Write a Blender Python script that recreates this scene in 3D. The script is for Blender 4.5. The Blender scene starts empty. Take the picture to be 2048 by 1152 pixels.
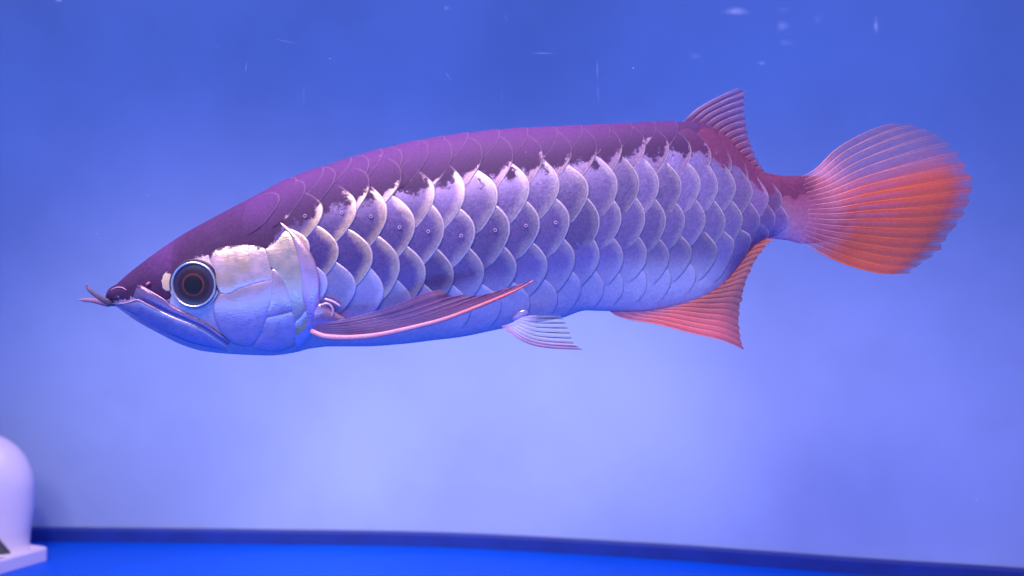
import bpy, math, random
import numpy as np
from mathutils import Vector, Matrix

random.seed(7)
rng = np.random.default_rng(7)
scene = bpy.context.scene
COL = scene.collection

# ------------------------------------------------------------------ camera, world, lamps, exposure
S = 0.0003            # metres per unit (one unit = one photo pixel measured at the fish's mid plane)
F = 2167.0            # camera distance to the fish's mid plane, in units
FLOOR = -893.0        # tank floor below the camera axis, in units


def W(X, Y, Z):
    return Vector((X * S, Y * S, (Z - FLOOR) * S))


cam_d = bpy.data.cameras.new('camera')
cam = bpy.data.objects.new('camera', cam_d)
COL.objects.link(cam)
cam.location = W(0, -F, 0)
cam.rotation_euler = (math.radians(90), 0, 0)
cam_d.sensor_width = 36.0
cam_d.lens = 36.0 * F / 2048.0
cam_d.clip_start = 0.01
cam_d.clip_end = 50.0
cam_d.dof.use_dof = True
cam_d.dof.focus_distance = (F - 70) * S
cam_d.dof.aperture_fstop = 7.0
scene.camera = cam

world = bpy.data.worlds.new('World')
scene.world = world
world.use_nodes = True
bg = world.node_tree.nodes['Background']
bg.inputs[0].default_value = (0.235, 0.34, 1.0, 1)
bg.inputs[1].default_value = 0.90


def area_lamp(name, loc, target, sx, sy, power, color, spread=180):
    d = bpy.data.lights.new(name, 'AREA')
    d.shape = 'RECTANGLE'
    d.size, d.size_y = sx, sy
    d.energy = power
    d.color = color
    d.spread = math.radians(spread)
    o = bpy.data.objects.new(name, d)
    COL.objects.link(o)
    o.location = loc
    o.rotation_euler = (Vector(target) - Vector(loc)).to_track_quat('-Z', 'Y').to_euler()
    return o


def spot_lamp(name, loc, target, angle, power, color, radius=0.1, blend=1.0):
    d = bpy.data.lights.new(name, 'SPOT')
    d.spot_size = math.radians(angle)
    d.spot_blend = blend
    d.energy = power
    d.color = color
    d.shadow_soft_size = radius
    o = bpy.data.objects.new(name, d)
    COL.objects.link(o)
    o.location = loc
    o.rotation_euler = (Vector(target) - Vector(loc)).to_track_quat('-Z', 'Y').to_euler()
    return o


# tank hood lamp above the fish, and a warmer lamp added in front to fill cheek and flank
area_lamp('hood_lamp', (-0.05, -0.16, 0.80), (0.0, -0.02, 0.25), 1.0, 0.16, 2.2, (1.0, 0.66, 0.95), 84)
area_lamp('front_fill', (-0.22, -0.52, 0.74), (-0.10, -0.04, 0.20), 0.8, 0.22, 1.75, (1.0, 0.80, 0.80), 62)
# spots added to pool light on the lower part of the backdrop
for hx, tx, pw in ((-0.33, -0.35, 11.0), (-0.02, -0.04, 17.0), (0.12, 0.10, 2.5)):
    spot_lamp('backdrop_spot', (hx, -0.32, 0.86), (tx, 0.50, -0.02), 34, pw, (1.0, 0.93, 0.82), 0.05)
# unseen blue lamp added low at the front: blue glow from below
area_lamp('bottom_fill', (0.0, -0.30, 0.03), (0.0, 0.0, 0.20), 1.2, 0.05, 1.0, (0.10, 0.30, 1.0))

vs = scene.view_settings
vs.view_transform = 'Standard'
vs.look = 'None'
vs.gamma = 1.0
vs.exposure = 0.0
vs.use_curve_mapping = False
scene.render.engine = 'CYCLES'
cy_ = scene.cycles
cy_.use_denoising = True
cy_.max_bounces = 8
cy_.transparent_max_bounces = 16
cy_.sample_clamp_indirect = 4.0
cy_.caustics_reflective = False
cy_.caustics_refractive = False


# ------------------------------------------------------------------ helpers
def srgb(r, g, b):
    def f(c):
        c /= 255.0
        return c / 12.92 if c <= 0.04045 else ((c + 0.055) / 1.055) ** 2.4
    return np.array((f(r), f(g), f(b)))


def interp(pts):
    """Monotone-ish smooth curve through (x, y) points."""
    x = np.array([p[0] for p in pts], float)
    y = np.array([p[1] for p in pts], float)
    h = np.diff(x)
    d = np.diff(y) / h
    m = np.zeros(len(x))
    m[0], m[-1] = d[0], d[-1]
    for i in range(1, len(x) - 1):
        if d[i - 1] * d[i] <= 0:
            m[i] = 0
        else:
            w1, w2 = 2 * h[i] + h[i - 1], h[i] + 2 * h[i - 1]
            m[i] = (w1 + w2) / (w1 / d[i - 1] + w2 / d[i])

    def f(q):
        q = np.clip(np.asarray(q, float), x[0], x[-1])
        i = np.clip(np.searchsorted(x, q, 'right') - 1, 0, len(h) - 1)
        s = (q - x[i]) / h[i]
        return ((1 + 2 * s) * (1 - s) ** 2 * y[i] + s * (1 - s) ** 2 * h[i] * m[i]
                + s * s * (3 - 2 * s) * y[i + 1] + s * s * (s - 1) * h[i] * m[i + 1])
    return f


def resample(pts, n, smooth=True):
    """n points evenly along a polyline, Catmull-Rom smoothed."""
    p = np.array(pts, float)
    if smooth and len(p) > 2:
        ext = np.vstack([2 * p[0] - p[1], p, 2 * p[-1] - p[-2]])
        out = []
        for i in range(1, len(ext) - 2):
            a, b, c, d = ext[i - 1], ext[i], ext[i + 1], ext[i + 2]
            for s in np.linspace(0, 1, 10, endpoint=False):
                out.append(0.5 * (2 * b + (c - a) * s + (2 * a - 5 * b + 4 * c - d) * s * s + (3 * b - a - 3 * c + d) * s ** 3))
        out.append(p[-1])
        p = np.array(out)
    L = np.concatenate([[0], np.cumsum(np.linalg.norm(np.diff(p, axis=0), axis=1))])
    q = np.linspace(0, L[-1], n)
    return np.stack([np.interp(q, L, p[:, k]) for k in range(p.shape[1])], 1)


def closed_resample(pts, n):
    p = np.array(pts, float)
    m = len(p)
    out = []
    for i in range(m):
        a, b, c, d = p[i - 1], p[i], p[(i + 1) % m], p[(i + 2) % m]
        for s in np.linspace(0, 1, 8, endpoint=False):
            out.append(0.5 * (2 * b + (c - a) * s + (2 * a - 5 * b + 4 * c - d) * s * s + (3 * b - a - 3 * c + d) * s ** 3))
    out.append(out[0])
    p = np.array(out)
    L = np.concatenate([[0], np.cumsum(np.linalg.norm(np.diff(p, axis=0), axis=1))])
    q = np.linspace(0, L[-1], n, endpoint=False)
    return np.stack([np.interp(q, L, p[:, k]) for k in range(2)], 1)


def sstep(a, b, x):
    t = np.clip((np.asarray(x, float) - a) / (b - a), 0, 1)
    return t * t * (3 - 2 * t)


def mesh_obj(name, verts, faces, mat, parent=None, smooth=True, attrs=None):
    me = bpy.data.meshes.new(name)
    me.from_pydata([tuple(v) for v in verts], [], faces)
    me.update()
    if smooth:
        me.polygons.foreach_set('use_smooth', [True] * len(me.polygons))
    for k, v in (attrs or {}).items():
        v = np.asarray(v, float)
        if v.ndim == 1:
            a = me.attributes.new(k, 'FLOAT', 'POINT')
            a.data.foreach_set('value', v)
        else:
            a = me.attributes.new(k, 'FLOAT_COLOR', 'POINT')
            if v.shape[1] == 3:
                v = np.hstack([v, np.ones((len(v), 1))])
            a.data.foreach_set('color', v.ravel())
    o = bpy.data.objects.new(name, me)
    if mat:
        me.materials.append(mat)
    COL.objects.link(o)
    if parent:
        o.parent = parent
        o.matrix_parent_inverse = parent.matrix_basis.inverted()
    return o


def grid_faces(nu, nv, close_u=False, flip=False):
    f = []
    for i in range(nu if close_u else nu - 1):
        for j in range(nv - 1):
            i2 = (i + 1) % nu
            q = (i * nv + j, i2 * nv + j, i2 * nv + j + 1, i * nv + j + 1)
            f.append(q[::-1] if flip else q)
    return f


def tag(o, label=None, cat=None, kind=None, group=None):
    if label: o['label'] = label
    if cat: o['category'] = cat
    if kind: o['kind'] = kind
    if group: o['group'] = group
    return o


def tube(pts, radii, nseg=10, flat=1.0, up=(0, 1, 0)):
    """Tapered tube along pts (N,3 world units S-scaled later)."""
    pts = np.array(pts, float)
    n = len(pts)
    V, Fc = [], []
    for i in range(n):
        t = pts[min(i + 1, n - 1)] - pts[max(i - 1, 0)]
        t /= np.linalg.norm(t)
        a = np.cross(t, up)
        a /= np.linalg.norm(a)
        b = np.cross(a, t)
        for k in range(nseg):
            an = 2 * math.pi * k / nseg
            V.append(pts[i] + radii[i] * (math.cos(an) * a + math.sin(an) * flat * b))
    for i in range(n - 1):
        for k in range(nseg):
            k2 = (k + 1) % nseg
            Fc.append((i * nseg + k, i * nseg + k2, (i + 1) * nseg + k2, (i + 1) * nseg + k))
    Fc.append(tuple(range(nseg))[::-1])
    Fc.append(tuple((n - 1) * nseg + k for k in range(nseg)))
    return V, Fc


# ------------------------------------------------------------------ materials
def new_mat(name):
    m = bpy.data.materials.new(name)
    m.use_nodes = True
    nt = m.node_tree
    b = nt.nodes['Principled BSDF']
    return m, nt, b


def N(nt, typ, **kw):
    n = nt.nodes.new(typ)
    for k, v in kw.items():
        setattr(n, k, v)
    return n


def noise(nt, scale, detail=4, rough=0.55, src=None, dist=0.0):
    n = N(nt, 'ShaderNodeTexNoise')
    n.inputs['Scale'].default_value = scale
    n.inputs['Detail'].default_value = detail
    n.inputs['Roughness'].default_value = rough
    n.inputs['Distortion'].default_value = dist
    tc = N(nt, 'ShaderNodeTexCoord')
    nt.links.new(tc.outputs['Object'] if src is None else src, n.inputs['Vector'])
    return n


def maprange(nt, src, a, b, c=0.0, d=1.0, smooth=True):
    n = N(nt, 'ShaderNodeMapRange')
    n.interpolation_type = 'SMOOTHSTEP' if smooth else 'LINEAR'
    nt.links.new(src, n.inputs['Value'])
    for k, v in zip(('From Min', 'From Max', 'To Min', 'To Max'), (a, b, c, d)):
        n.inputs[k].default_value = v
    return n.outputs['Result']


def math_n(nt, op, a, b):
    n = N(nt, 'ShaderNodeMath', operation=op)
    for i, v in enumerate((a, b)):
        if isinstance(v, (int, float)):
            n.inputs[i].default_value = v
        else:
            nt.links.new(v, n.inputs[i])
    return n.outputs[0]


def mixc(nt, fac, a, b, mode='MIX'):
    n = N(nt, 'ShaderNodeMix', data_type='RGBA', blend_type=mode)
    if isinstance(fac, (int, float)):
        n.inputs['Factor'].default_value = fac
    else:
        nt.links.new(fac, n.inputs['Factor'])
    for key, v in (('A', a), ('B', b)):
        s = [i for i in n.inputs if i.name == key and i.type == 'RGBA'][0]
        if hasattr(v, 'is_linked'):
            nt.links.new(v, s)
        else:
            s.default_value = (*v[:3], 1)
    return [o for o in n.outputs if o.type == 'RGBA'][0]


def attr(nt, name):
    n = N(nt, 'ShaderNodeAttribute')
    n.attribute_name = name
    return n


def bump(nt, h, strength, dist, bsdf):
    n = N(nt, 'ShaderNodeBump')
    n.inputs['Strength'].default_value = strength
    n.inputs['Distance'].default_value = dist
    nt.links.new(h, n.inputs['Height'])
    nt.links.new(n.outputs['Normal'], bsdf.inputs['Normal'])


DARK = srgb(80, 47, 101)          # dorsal pigment
DARK2 = srgb(54, 33, 68)


def skin_mat():
    m, nt, b = new_mat('fish_skin')
    ca = attr(nt, 'pig')
    do = attr(nt, 'dors').outputs['Fac']
    n1 = noise(nt, 90, 5, 0.6)
    n2 = noise(nt, 420, 4, 0.6)
    n3 = noise(nt, 1500, 2, 0.5)
    e = math_n(nt, 'ADD', do, maprange(nt, n1.outputs['Fac'], 0.2, 0.8, -0.16, 0.16, False))
    e = math_n(nt, 'ADD', e, maprange(nt, n2.outputs['Fac'], 0.2, 0.8, -0.10, 0.10, False))
    fac = maprange(nt, e, -0.04, 0.05)
    dk = mixc(nt, maprange(nt, do, 0.1, 1.3), DARK2, DARK)
    dk = mixc(nt, attr(nt, 'redd').outputs['Fac'], dk, srgb(90, 45, 76))
    c = mixc(nt, fac, ca.outputs['Color'], dk)
    c = mixc(nt, maprange(nt, n2.outputs['Fac'], 0.35, 0.7, 0.0, 0.35), c, (1, 1, 1), 'SOFT_LIGHT')
    nt.links.new(c, b.inputs['Base Color'])
    nt.links.new(maprange(nt, fac, 0, 1, 0.55, 0.0), b.inputs['Metallic'])
    nt.links.new(maprange(nt, fac, 0, 1, 0.36, 0.58), b.inputs['Roughness'])
    nt.links.new(maprange(nt, fac, 0, 1, 0.5, 0.12), b.inputs['Specular IOR Level'])
    h = math_n(nt, 'ADD', n3.outputs['Fac'], math_n(nt, 'MULTIPLY', n2.outputs['Fac'], 1.5))
    bump(nt, h, 0.25, 0.0006, b)
    return m


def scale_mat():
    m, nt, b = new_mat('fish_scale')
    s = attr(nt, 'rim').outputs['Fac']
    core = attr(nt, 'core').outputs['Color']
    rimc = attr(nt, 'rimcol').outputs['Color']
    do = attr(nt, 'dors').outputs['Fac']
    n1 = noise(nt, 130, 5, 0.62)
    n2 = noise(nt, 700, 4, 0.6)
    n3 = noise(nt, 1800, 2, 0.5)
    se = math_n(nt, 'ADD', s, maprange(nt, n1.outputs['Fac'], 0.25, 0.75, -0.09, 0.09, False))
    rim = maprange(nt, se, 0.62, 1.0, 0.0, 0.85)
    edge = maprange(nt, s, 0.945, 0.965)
    c = mixc(nt, rim, core, rimc)  # scale pigment, with the core-to-rim shading mixed into the colour
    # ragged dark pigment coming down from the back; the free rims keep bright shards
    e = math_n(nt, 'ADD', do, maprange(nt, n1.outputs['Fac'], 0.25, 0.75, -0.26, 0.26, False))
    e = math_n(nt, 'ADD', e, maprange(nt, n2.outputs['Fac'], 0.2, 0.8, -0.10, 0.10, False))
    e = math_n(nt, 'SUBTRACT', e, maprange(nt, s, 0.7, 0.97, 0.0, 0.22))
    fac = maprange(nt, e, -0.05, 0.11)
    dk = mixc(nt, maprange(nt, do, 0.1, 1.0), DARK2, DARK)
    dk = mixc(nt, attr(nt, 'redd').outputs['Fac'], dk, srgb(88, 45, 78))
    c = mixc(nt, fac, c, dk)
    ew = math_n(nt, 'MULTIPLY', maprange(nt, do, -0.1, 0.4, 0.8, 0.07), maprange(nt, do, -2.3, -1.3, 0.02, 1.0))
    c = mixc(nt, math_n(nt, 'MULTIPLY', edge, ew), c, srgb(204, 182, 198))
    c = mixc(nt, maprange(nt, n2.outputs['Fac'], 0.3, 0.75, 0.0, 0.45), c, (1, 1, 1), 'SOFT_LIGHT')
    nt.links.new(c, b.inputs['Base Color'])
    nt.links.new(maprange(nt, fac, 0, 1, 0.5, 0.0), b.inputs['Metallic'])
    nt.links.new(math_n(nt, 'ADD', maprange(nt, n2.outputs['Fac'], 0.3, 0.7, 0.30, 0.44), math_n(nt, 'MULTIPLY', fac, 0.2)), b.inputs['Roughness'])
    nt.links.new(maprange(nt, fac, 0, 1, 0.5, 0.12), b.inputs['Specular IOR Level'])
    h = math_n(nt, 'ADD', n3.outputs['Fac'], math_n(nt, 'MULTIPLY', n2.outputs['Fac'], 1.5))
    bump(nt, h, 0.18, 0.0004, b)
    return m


def plate_mat():
    m, nt, b = new_mat('gill_plate')
    ca = attr(nt, 'pig').outputs['Color']
    do = attr(nt, 'dors').outputs['Fac']
    tc = N(nt, 'ShaderNodeTexCoord')
    mp = N(nt, 'ShaderNodeMapping')
    mp.inputs['Scale'].default_value = (1.0, 1.0, 3.2)
    mp.inputs['Rotation'].default_value = (0, 0.25, 0)
    nt.links.new(tc.outputs['Object'], mp.inputs['Vector'])
    n1 = noise(nt, 160, 5, 0.62)
    n2 = noise(nt, 260, 4, 0.6, mp.outputs['Vector'], 0.2)
    n3 = noise(nt, 1300, 3, 0.6)
    e = math_n(nt, 'ADD', do, maprange(nt, n1.outputs['Fac'], 0.25, 0.75, -0.16, 0.16, False))
    fac = maprange(nt, e, -0.03, 0.05)
    c = mixc(nt, maprange(nt, n1.outputs['Fac'], 0.35, 0.7), ca, srgb(214, 190, 196), 'SOFT_LIGHT')
    n4 = noise(nt, 55, 4, 0.6)
    c = mixc(nt, maprange(nt, n4.outputs['Fac'], 0.52, 0.70, 0.0, 0.55), c, srgb(216, 186, 140))
    c = mixc(nt, fac, c, DARK2)
    nt.links.new(c, b.inputs['Base Color'])
    nt.links.new(maprange(nt, fac, 0, 1, 0.80, 0.0), b.inputs['Metallic'])
    nt.links.new(maprange(nt, n1.outputs['Fac'], 0.3, 0.7, 0.24, 0.38), b.inputs['Roughness'])
    h = math_n(nt, 'ADD', math_n(nt, 'MULTIPLY', n2.outputs['Fac'], 2.0), math_n(nt, 'MULTIPLY', n3.outputs['Fac'], 0.15))
    bump(nt, h, 0.12, 0.0007, b)
    return m


def fin_mat():
    """Thin translucent fin skin; colour and opacity from attributes."""
    m, nt, b = new_mat('fin_membrane')
    ca = attr(nt, 'pig').outputs['Color']
    op = attr(nt, 'opac').outputs['Fac']
    n2 = noise(nt, 500, 4, 0.6)
    c = mixc(nt, maprange(nt, n2.outputs['Fac'], 0.3, 0.75, 0.0, 0.4), ca, (1, 1, 1), 'SOFT_LIGHT')
    nt.links.new(c, b.inputs['Base Color'])
    b.inputs['Roughness'].default_value = 0.45
    tr = N(nt, 'ShaderNodeBsdfTranslucent')
    nt.links.new(c, tr.inputs['Color'])
    mx = N(nt, 'ShaderNodeMixShader')
    mx.inputs[0].default_value = 0.42
    nt.links.new(b.outputs[0], mx.inputs[1])
    nt.links.new(tr.outputs[0], mx.inputs[2])
    tp = N(nt, 'ShaderNodeBsdfTransparent')
    mx2 = N(nt, 'ShaderNodeMixShader')
    nt.links.new(op, mx2.inputs[0])
    nt.links.new(tp.outputs[0], mx2.inputs[1])
    nt.links.new(mx.outputs[0], mx2.inputs[2])
    nt.links.new(mx2.outputs[0], nt.nodes['Material Output'].inputs['Surface'])
    bump(nt, n2.outputs['Fac'], 0.2, 0.0006, b)
    return m


def pig_mat(name, rough=0.4, metal=0.0, coat=0.0, bs=0.15):
    m, nt, b = new_mat(name)
    ca = attr(nt, 'pig').outputs['Color']
    n2 = noise(nt, 600, 4, 0.6)
    c = mixc(nt, maprange(nt, n2.outputs['Fac'], 0.3, 0.75, 0.0, 0.4), ca, (1, 1, 1), 'SOFT_LIGHT')
    nt.links.new(c, b.inputs['Base Color'])
    b.inputs['Roughness'].default_value = rough
    b.inputs['Metallic'].default_value = metal
    b.inputs['Coat Weight'].default_value = coat
    b.inputs['Coat Roughness'].default_value = 0.06
    bump(nt, n2.outputs['Fac'], bs, 0.0005, b)
    return m


def plain_mat(name, color, rough=0.5, metal=0.0, nscale=40, var=0.12, bs=0.1, bd=0.001, coat=0.0):
    m, nt, b = new_mat(name)
    n1 = noise(nt, nscale, 5, 0.6)
    c = mixc(nt, maprange(nt, n1.outputs['Fac'], 0.3, 0.7), np.array(color) * (1 - var), np.minimum(np.array(color) * (1 + var), 1))
    nt.links.new(c, b.inputs['Base Color'])
    b.inputs['Roughness'].default_value = rough
    b.inputs['Metallic'].default_value = metal
    b.inputs['Coat Weight'].default_value = coat
    n3 = noise(nt, nscale * 12, 3, 0.5)
    bump(nt, n3.outputs['Fac'], bs, bd, b)
    return m


M_SKIN, M_SCALE, M_PLATE, M_FIN = skin_mat(), scale_mat(), plate_mat(), fin_mat()
M_RAY = pig_mat('fin_ray', 0.4)
M_EYE = pig_mat('eye', 0.25, 0.0, 0.35, 0.03)
M_EYERING = pig_mat('eye_ring', 0.22, 0.75, 0.6, 0.05)
M_BARB = pig_mat('barbel', 0.35, 0.1)
M_WALL = plain_mat('backdrop_film', (0.33, 0.42, 0.66), 0.6, 0, 2.8, 0.13, 0.03)  # mottled tone paints the water's cloudy haze onto the backdrop
M_FLOOR = plain_mat('floor_blue', (0.001, 0.085, 0.62), 0.45, 0, 8.0, 0.06, 0.05)
M_FLOOR.node_tree.nodes['Principled BSDF'].inputs['Specular IOR Level'].default_value = 0.1
M_TRIM = plain_mat('trim_navy', (0.006, 0.028, 0.24), 0.6, 0, 20.0, 0.15, 0.1)
M_WHITE = plain_mat('white_plastic', (0.66, 0.57, 0.70), 0.38, 0, 25.0, 0.04, 0.03)
M_GRIME_SHADE = plain_mat('grime_shade', (0.06, 0.06, 0.085), 0.7, 0, 120.0, 0.4, 0.2)

# ------------------------------------------------------------------ the tank: floor, backdrop, skirting
WALL = [(-3400, 3900), (-2600, 3875), (-1705, 3833), (-900, 3795), (-214, 3743), (457, 3590), (796, 3487), (1125, 3383), (1545, 3269), (2300, 3040), (3000, 2800)]
wx = resample([(a, b - F) for a, b in WALL], 90)

fl = [(-3600, -900), (3200, -900), (3200, 1900), (-3600, 1900)]
floor = mesh_obj('floor', [W(x, y, FLOOR) for x, y in fl], [(0, 1, 2, 3)], M_FLOOR, smooth=False)
tag(floor, 'bright blue tank floor under the fish', kind='structure')

V = []
zs = np.linspace(FLOOR, 1700, 24)
for x, y in wx:
    for z in zs:
        V.append(W(x, y, z))
wall = mesh_obj('back_wall', V, grid_faces(len(wx), len(zs)), M_WALL)
tag(wall, 'smooth blue curved backdrop behind the fish', kind='structure')

# skirting strip: rounded dark strip along the foot of the backdrop
prof = [(-4, 0), (-16, 0), (-16, 38), (-14.5, 44), (-11, 48), (-4, 49)]
V = []
for i, (x, y) in enumerate(wx):
    t = wx[min(i + 1, len(wx) - 1)] - wx[max(i - 1, 0)]
    t /= np.linalg.norm(t)
    nrm = np.array((-t[1], t[0]))          # away from the camera
    for d, h in prof:
        V.append(W(x + nrm[0] * d, y + nrm[1] * d, FLOOR + h + 0.5))
trim = mesh_obj('skirting_strip', V, grid_faces(len(wx), len(prof)), M_TRIM, smooth=False)
tag(trim, 'dark navy strip along the foot of the backdrop', kind='structure')

# ------------------------------------------------------------------ fish body surface
TOP = interp([(212, 594), (214, 586), (218, 579), (225, 573), (235, 568), (252, 553), (278, 532), (320, 501), (365, 471), (426, 437), (512, 392), (580, 357),
              (665, 328), (754, 301), (833, 283), (928, 268), (1000, 260), (1047, 257), (1151, 252), (1269, 246.5), (1343, 243), (1378, 240), (1420, 251), (1460, 279),
              (1490, 312), (1520, 340), (1543, 348), (1578, 352), (1605, 352), (1640, 352), (1680, 370), (1715, 412)])
BOT = interp([(212, 598), (214, 602), (222, 607), (233, 614), (268, 639), (320, 668), (365, 690), (406, 702), (461, 708), (541, 711), (590, 705), (622, 697), (660, 693),
              (723, 693), (805, 688), (864, 681), (922, 674), (981, 662), (1040, 650), (1127, 635), (1157, 624), (1172, 621), (1209, 622), (1279, 622), (1337, 613),
              (1408, 594), (1445, 572), (1470, 543), (1490, 515), (1515, 488), (1546, 478), (1572, 480), (1605, 487), (1640, 486), (1680, 466), (1715, 424)])
HW = interp([(212, 3), (216, 10), (224, 18), (240, 27), (280, 42), (330, 58), (390, 70), (460, 80), (540, 88), (640, 94), (800, 99), (1000, 96), (1150, 84),
             (1300, 64), (1420, 46), (1500, 32), (1560, 24), (1605, 17), (1640, 11), (1680, 5), (1715, 0.5)])
CY = interp([(200, -14), (500, -6), (900, 0), (1300, 12), (1600, 34), (1960, 74)])


def body_p(x, phi):
    """Body surface in units; phi 0 = ridge of the back, pi/2 = near flank, pi = belly, negative = far side."""
    x = np.asarray(x, float)
    phi = np.asarray(phi, float)
    t = (1 + np.cos(phi)) / 2
    a = 1.22
    g = np.clip(np.sin(np.pi * np.clip(t, 0, 1) ** a), 0, 1) ** (0.42 + 0.20 * (1 - t))
    c = CY(x)
    Y = c - HW(x) * g * np.sign(np.sin(phi))
    zt, zb = 576 - TOP(x), 576 - BOT(x)
    k = 1 + c / F
    return np.stack([(x - 1024) * k, Y, (zb + (zt - zb) * t) * k], -1)


def body_n(x, phi, e=2.0, ep=0.03):
    a = body_p(x + e, phi) - body_p(x - e, phi)
    b = body_p(x, phi + ep) - body_p(x, phi - ep)
    n = np.cross(a, b)
    L = np.linalg.norm(n, axis=-1, keepdims=True)
    n = n / np.maximum(L, 1e-9)
    return n


_t = body_n(np.array([800.0]), np.array([1.5]))[0]
NS = -1.0 if _t[1] > 0 else 1.0


def proj(P):
    k = F / (F + P[..., 1])
    return 1024 + P[..., 0] * k, 576 - P[..., 2] * k


def inv(px, py):
    """Body coordinates (x, phi) of the near-flank point seen at a photo pixel."""
    px = np.asarray(px, float)
    py = np.asarray(py, float)
    x = px.copy()
    zq = 576 - py
    for _ in range(14):
        zt, zb = 576 - TOP(x), 576 - BOT(x)
        t = np.clip((zq - zb) / (zt - zb), 0.004, 0.996)
        phi = np.arccos(2 * t - 1)
        qx, qy = proj(body_p(x, phi))
        x = np.clip(x + (px - qx), 213, 1714)
        zq = zq - (py - qy)
    return x, phi


def surf(pts, off=0.0):
    pts = np.asarray(pts, float)
    x, phi = inv(pts[:, 0], pts[:, 1])
    n = body_n(x, phi) * NS
    return body_p(x, phi) + n * np.asarray(off).reshape(-1, 1)


def pix(px, py, Y):
    k = (F + Y) / F
    return np.stack([(np.asarray(px, float) - 1024) * k, np.asarray(Y, float) + 0 * np.asarray(px, float), (576 - np.asarray(py, float)) * k], -1)


def toW(P):
    return [W(*p) for p in np.asarray(P).reshape(-1, 3)]


# edge of the dark dorsal pigment (photo y over photo x)
YB = interp([(205, 604), (240, 600), (262, 592), (290, 588), (318, 600), (338, 604), (350, 560), (385, 520), (425, 512), (445, 500), (480, 494), (530, 496), (560, 470),
             (600, 452), (650, 432), (720, 414), (800, 392), (880, 378), (960, 358), (1040, 352), (1120, 344), (1200, 330), (1300, 314), (1380, 314), (1430, 322),
             (1480, 352), (1530, 390), (1580, 398), (1620, 396), (1680, 390)])


def dors_of(P):
    qx, qy = proj(P)
    return (YB(qx) - qy) / 100.0


SILV = srgb(190, 172, 188)


def pig_of(P):
    """Skin pigment below the dark back: silver, with a pink tail root."""
    qx, qy = proj(P)
    c = np.tile(SILV, (len(P), 1))
    k = sstep(1500, 1600, qx)[:, None]
    c = c * (1 - k) + srgb(186, 112, 142) * k
    k = (sstep(1380, 1470, qx) * sstep(545, 600, qy))[:, None] * 0.85
    c = c * (1 - k) + srgb(150, 88, 120) * k
    k = (sstep(620, 645, qx) * (1 - sstep(690, 740, qx)) * sstep(590, 615, qy) * (1 - sstep(655, 680, qy)))[:, None] * 0.7
    c = c * (1 - k) + srgb(190, 130, 165) * k
    k = (sstep(1440, 1540, qx) * (1 - sstep(1620, 1690, qx)) * (1 - sstep(385, 440, qy)))[:, None] * 0.9
    c = c * (1 - k) + srgb(150, 78, 106) * k
    # sandy patch in front of the eye
    d = np.hypot((qx - 334) / 11, (qy - 563) / 20)
    k = (1 - sstep(0.75, 1.1, d))[:, None]
    c = c * (1 - k) + srgb(214, 186, 160) * k
    return c


fish = bpy.data.objects.new('arowana_fish', None)
COL.objects.link(fish)
fish.location = W(0, 0, 0)
fish.empty_display_size = 0.05
bpy.context.view_layer.update()
tag(fish, 'large silver arowana with purple back and orange tail swimming across the tank', 'fish')


def fobj(name, P, faces, mat, parent=fish, smooth=True, attrs=None):
    """A mesh given in units, stored relative to the fish's Empty."""
    base = np.array(W(0, 0, 0))
    Vv = [np.array(v) - base for v in toW(P)]
    me_o = mesh_obj(name, Vv, faces, mat, None, smooth, attrs)
    me_o.parent = parent
    return me_o


xs = np.concatenate([np.linspace(212, 240, 16), np.linspace(243, 660, 140), np.linspace(666, 1715, 136)])
nphi = 132
ph = np.linspace(-math.pi, math.pi, nphi, endpoint=False)
XX, PP = np.meshgrid(xs, ph, indexing='ij')
B = body_p(XX.ravel(), PP.ravel())
dors = dors_of(B)
qx, qy = proj(B)
_d = np.hypot((qx - 334) / 11, (qy - 563) / 20)
dors = np.where((_d < 1.1) & (PP.ravel() > 0), np.minimum(dors, (_d - 1.0) * 0.5), dors)
fc = []
for i in range(len(xs) - 1):
    for j in range(nphi):
        j2 = (j + 1) % nphi
        fc.append((i * nphi + j, i * nphi + j2, (i + 1) * nphi + j2, (i + 1) * nphi + j))
fc.append(tuple(range(nphi))[::-1])
fc.append(tuple((len(xs) - 1) * nphi + j for j in range(nphi)))
# under the scales the skin sits slightly lower
nb = body_n(XX.ravel(), PP.ravel()) * NS
Bd = B.copy()
sc_zone = sstep(600, 680, XX.ravel()) * (1 - sstep(1440, 1560, XX.ravel())) * (1 - sstep(1.9, 2.3, np.abs(PP.ravel())))
Bd -= np.nan_to_num(nb) * (sc_zone * 3.0)[:, None]
fobj('body', Bd, fc, M_SKIN, attrs={'pig': pig_of(B), 'dors': dors - sstep(1600, 1680, qx) * 0.9, 'redd': sstep(1390, 1470, qx)})

# ------------------------------------------------------------------ scales
SC_OUT = []          # unit outline: dx (units of length), da (units of half height); tip at (0,0)


def scale_outline():
    right = [(-1.0, 0.0), (-0.95, 0.55), (-0.78, 0.92), (-0.54, 1.02), (-0.34, 0.86), (-0.19, 0.62), (-0.075, 0.38), (-0.008, 0.14), (0.0, -0.14), (-0.045, -0.38),
             (-0.15, -0.66), (-0.29, -0.92), (-0.52, -1.08), (-0.78, -0.94), (-0.95, -0.55)]
    return closed_resample(right, 34)


UO = scale_outline()
PH_T = np.linspace(-1.4, math.pi, 500)


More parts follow.
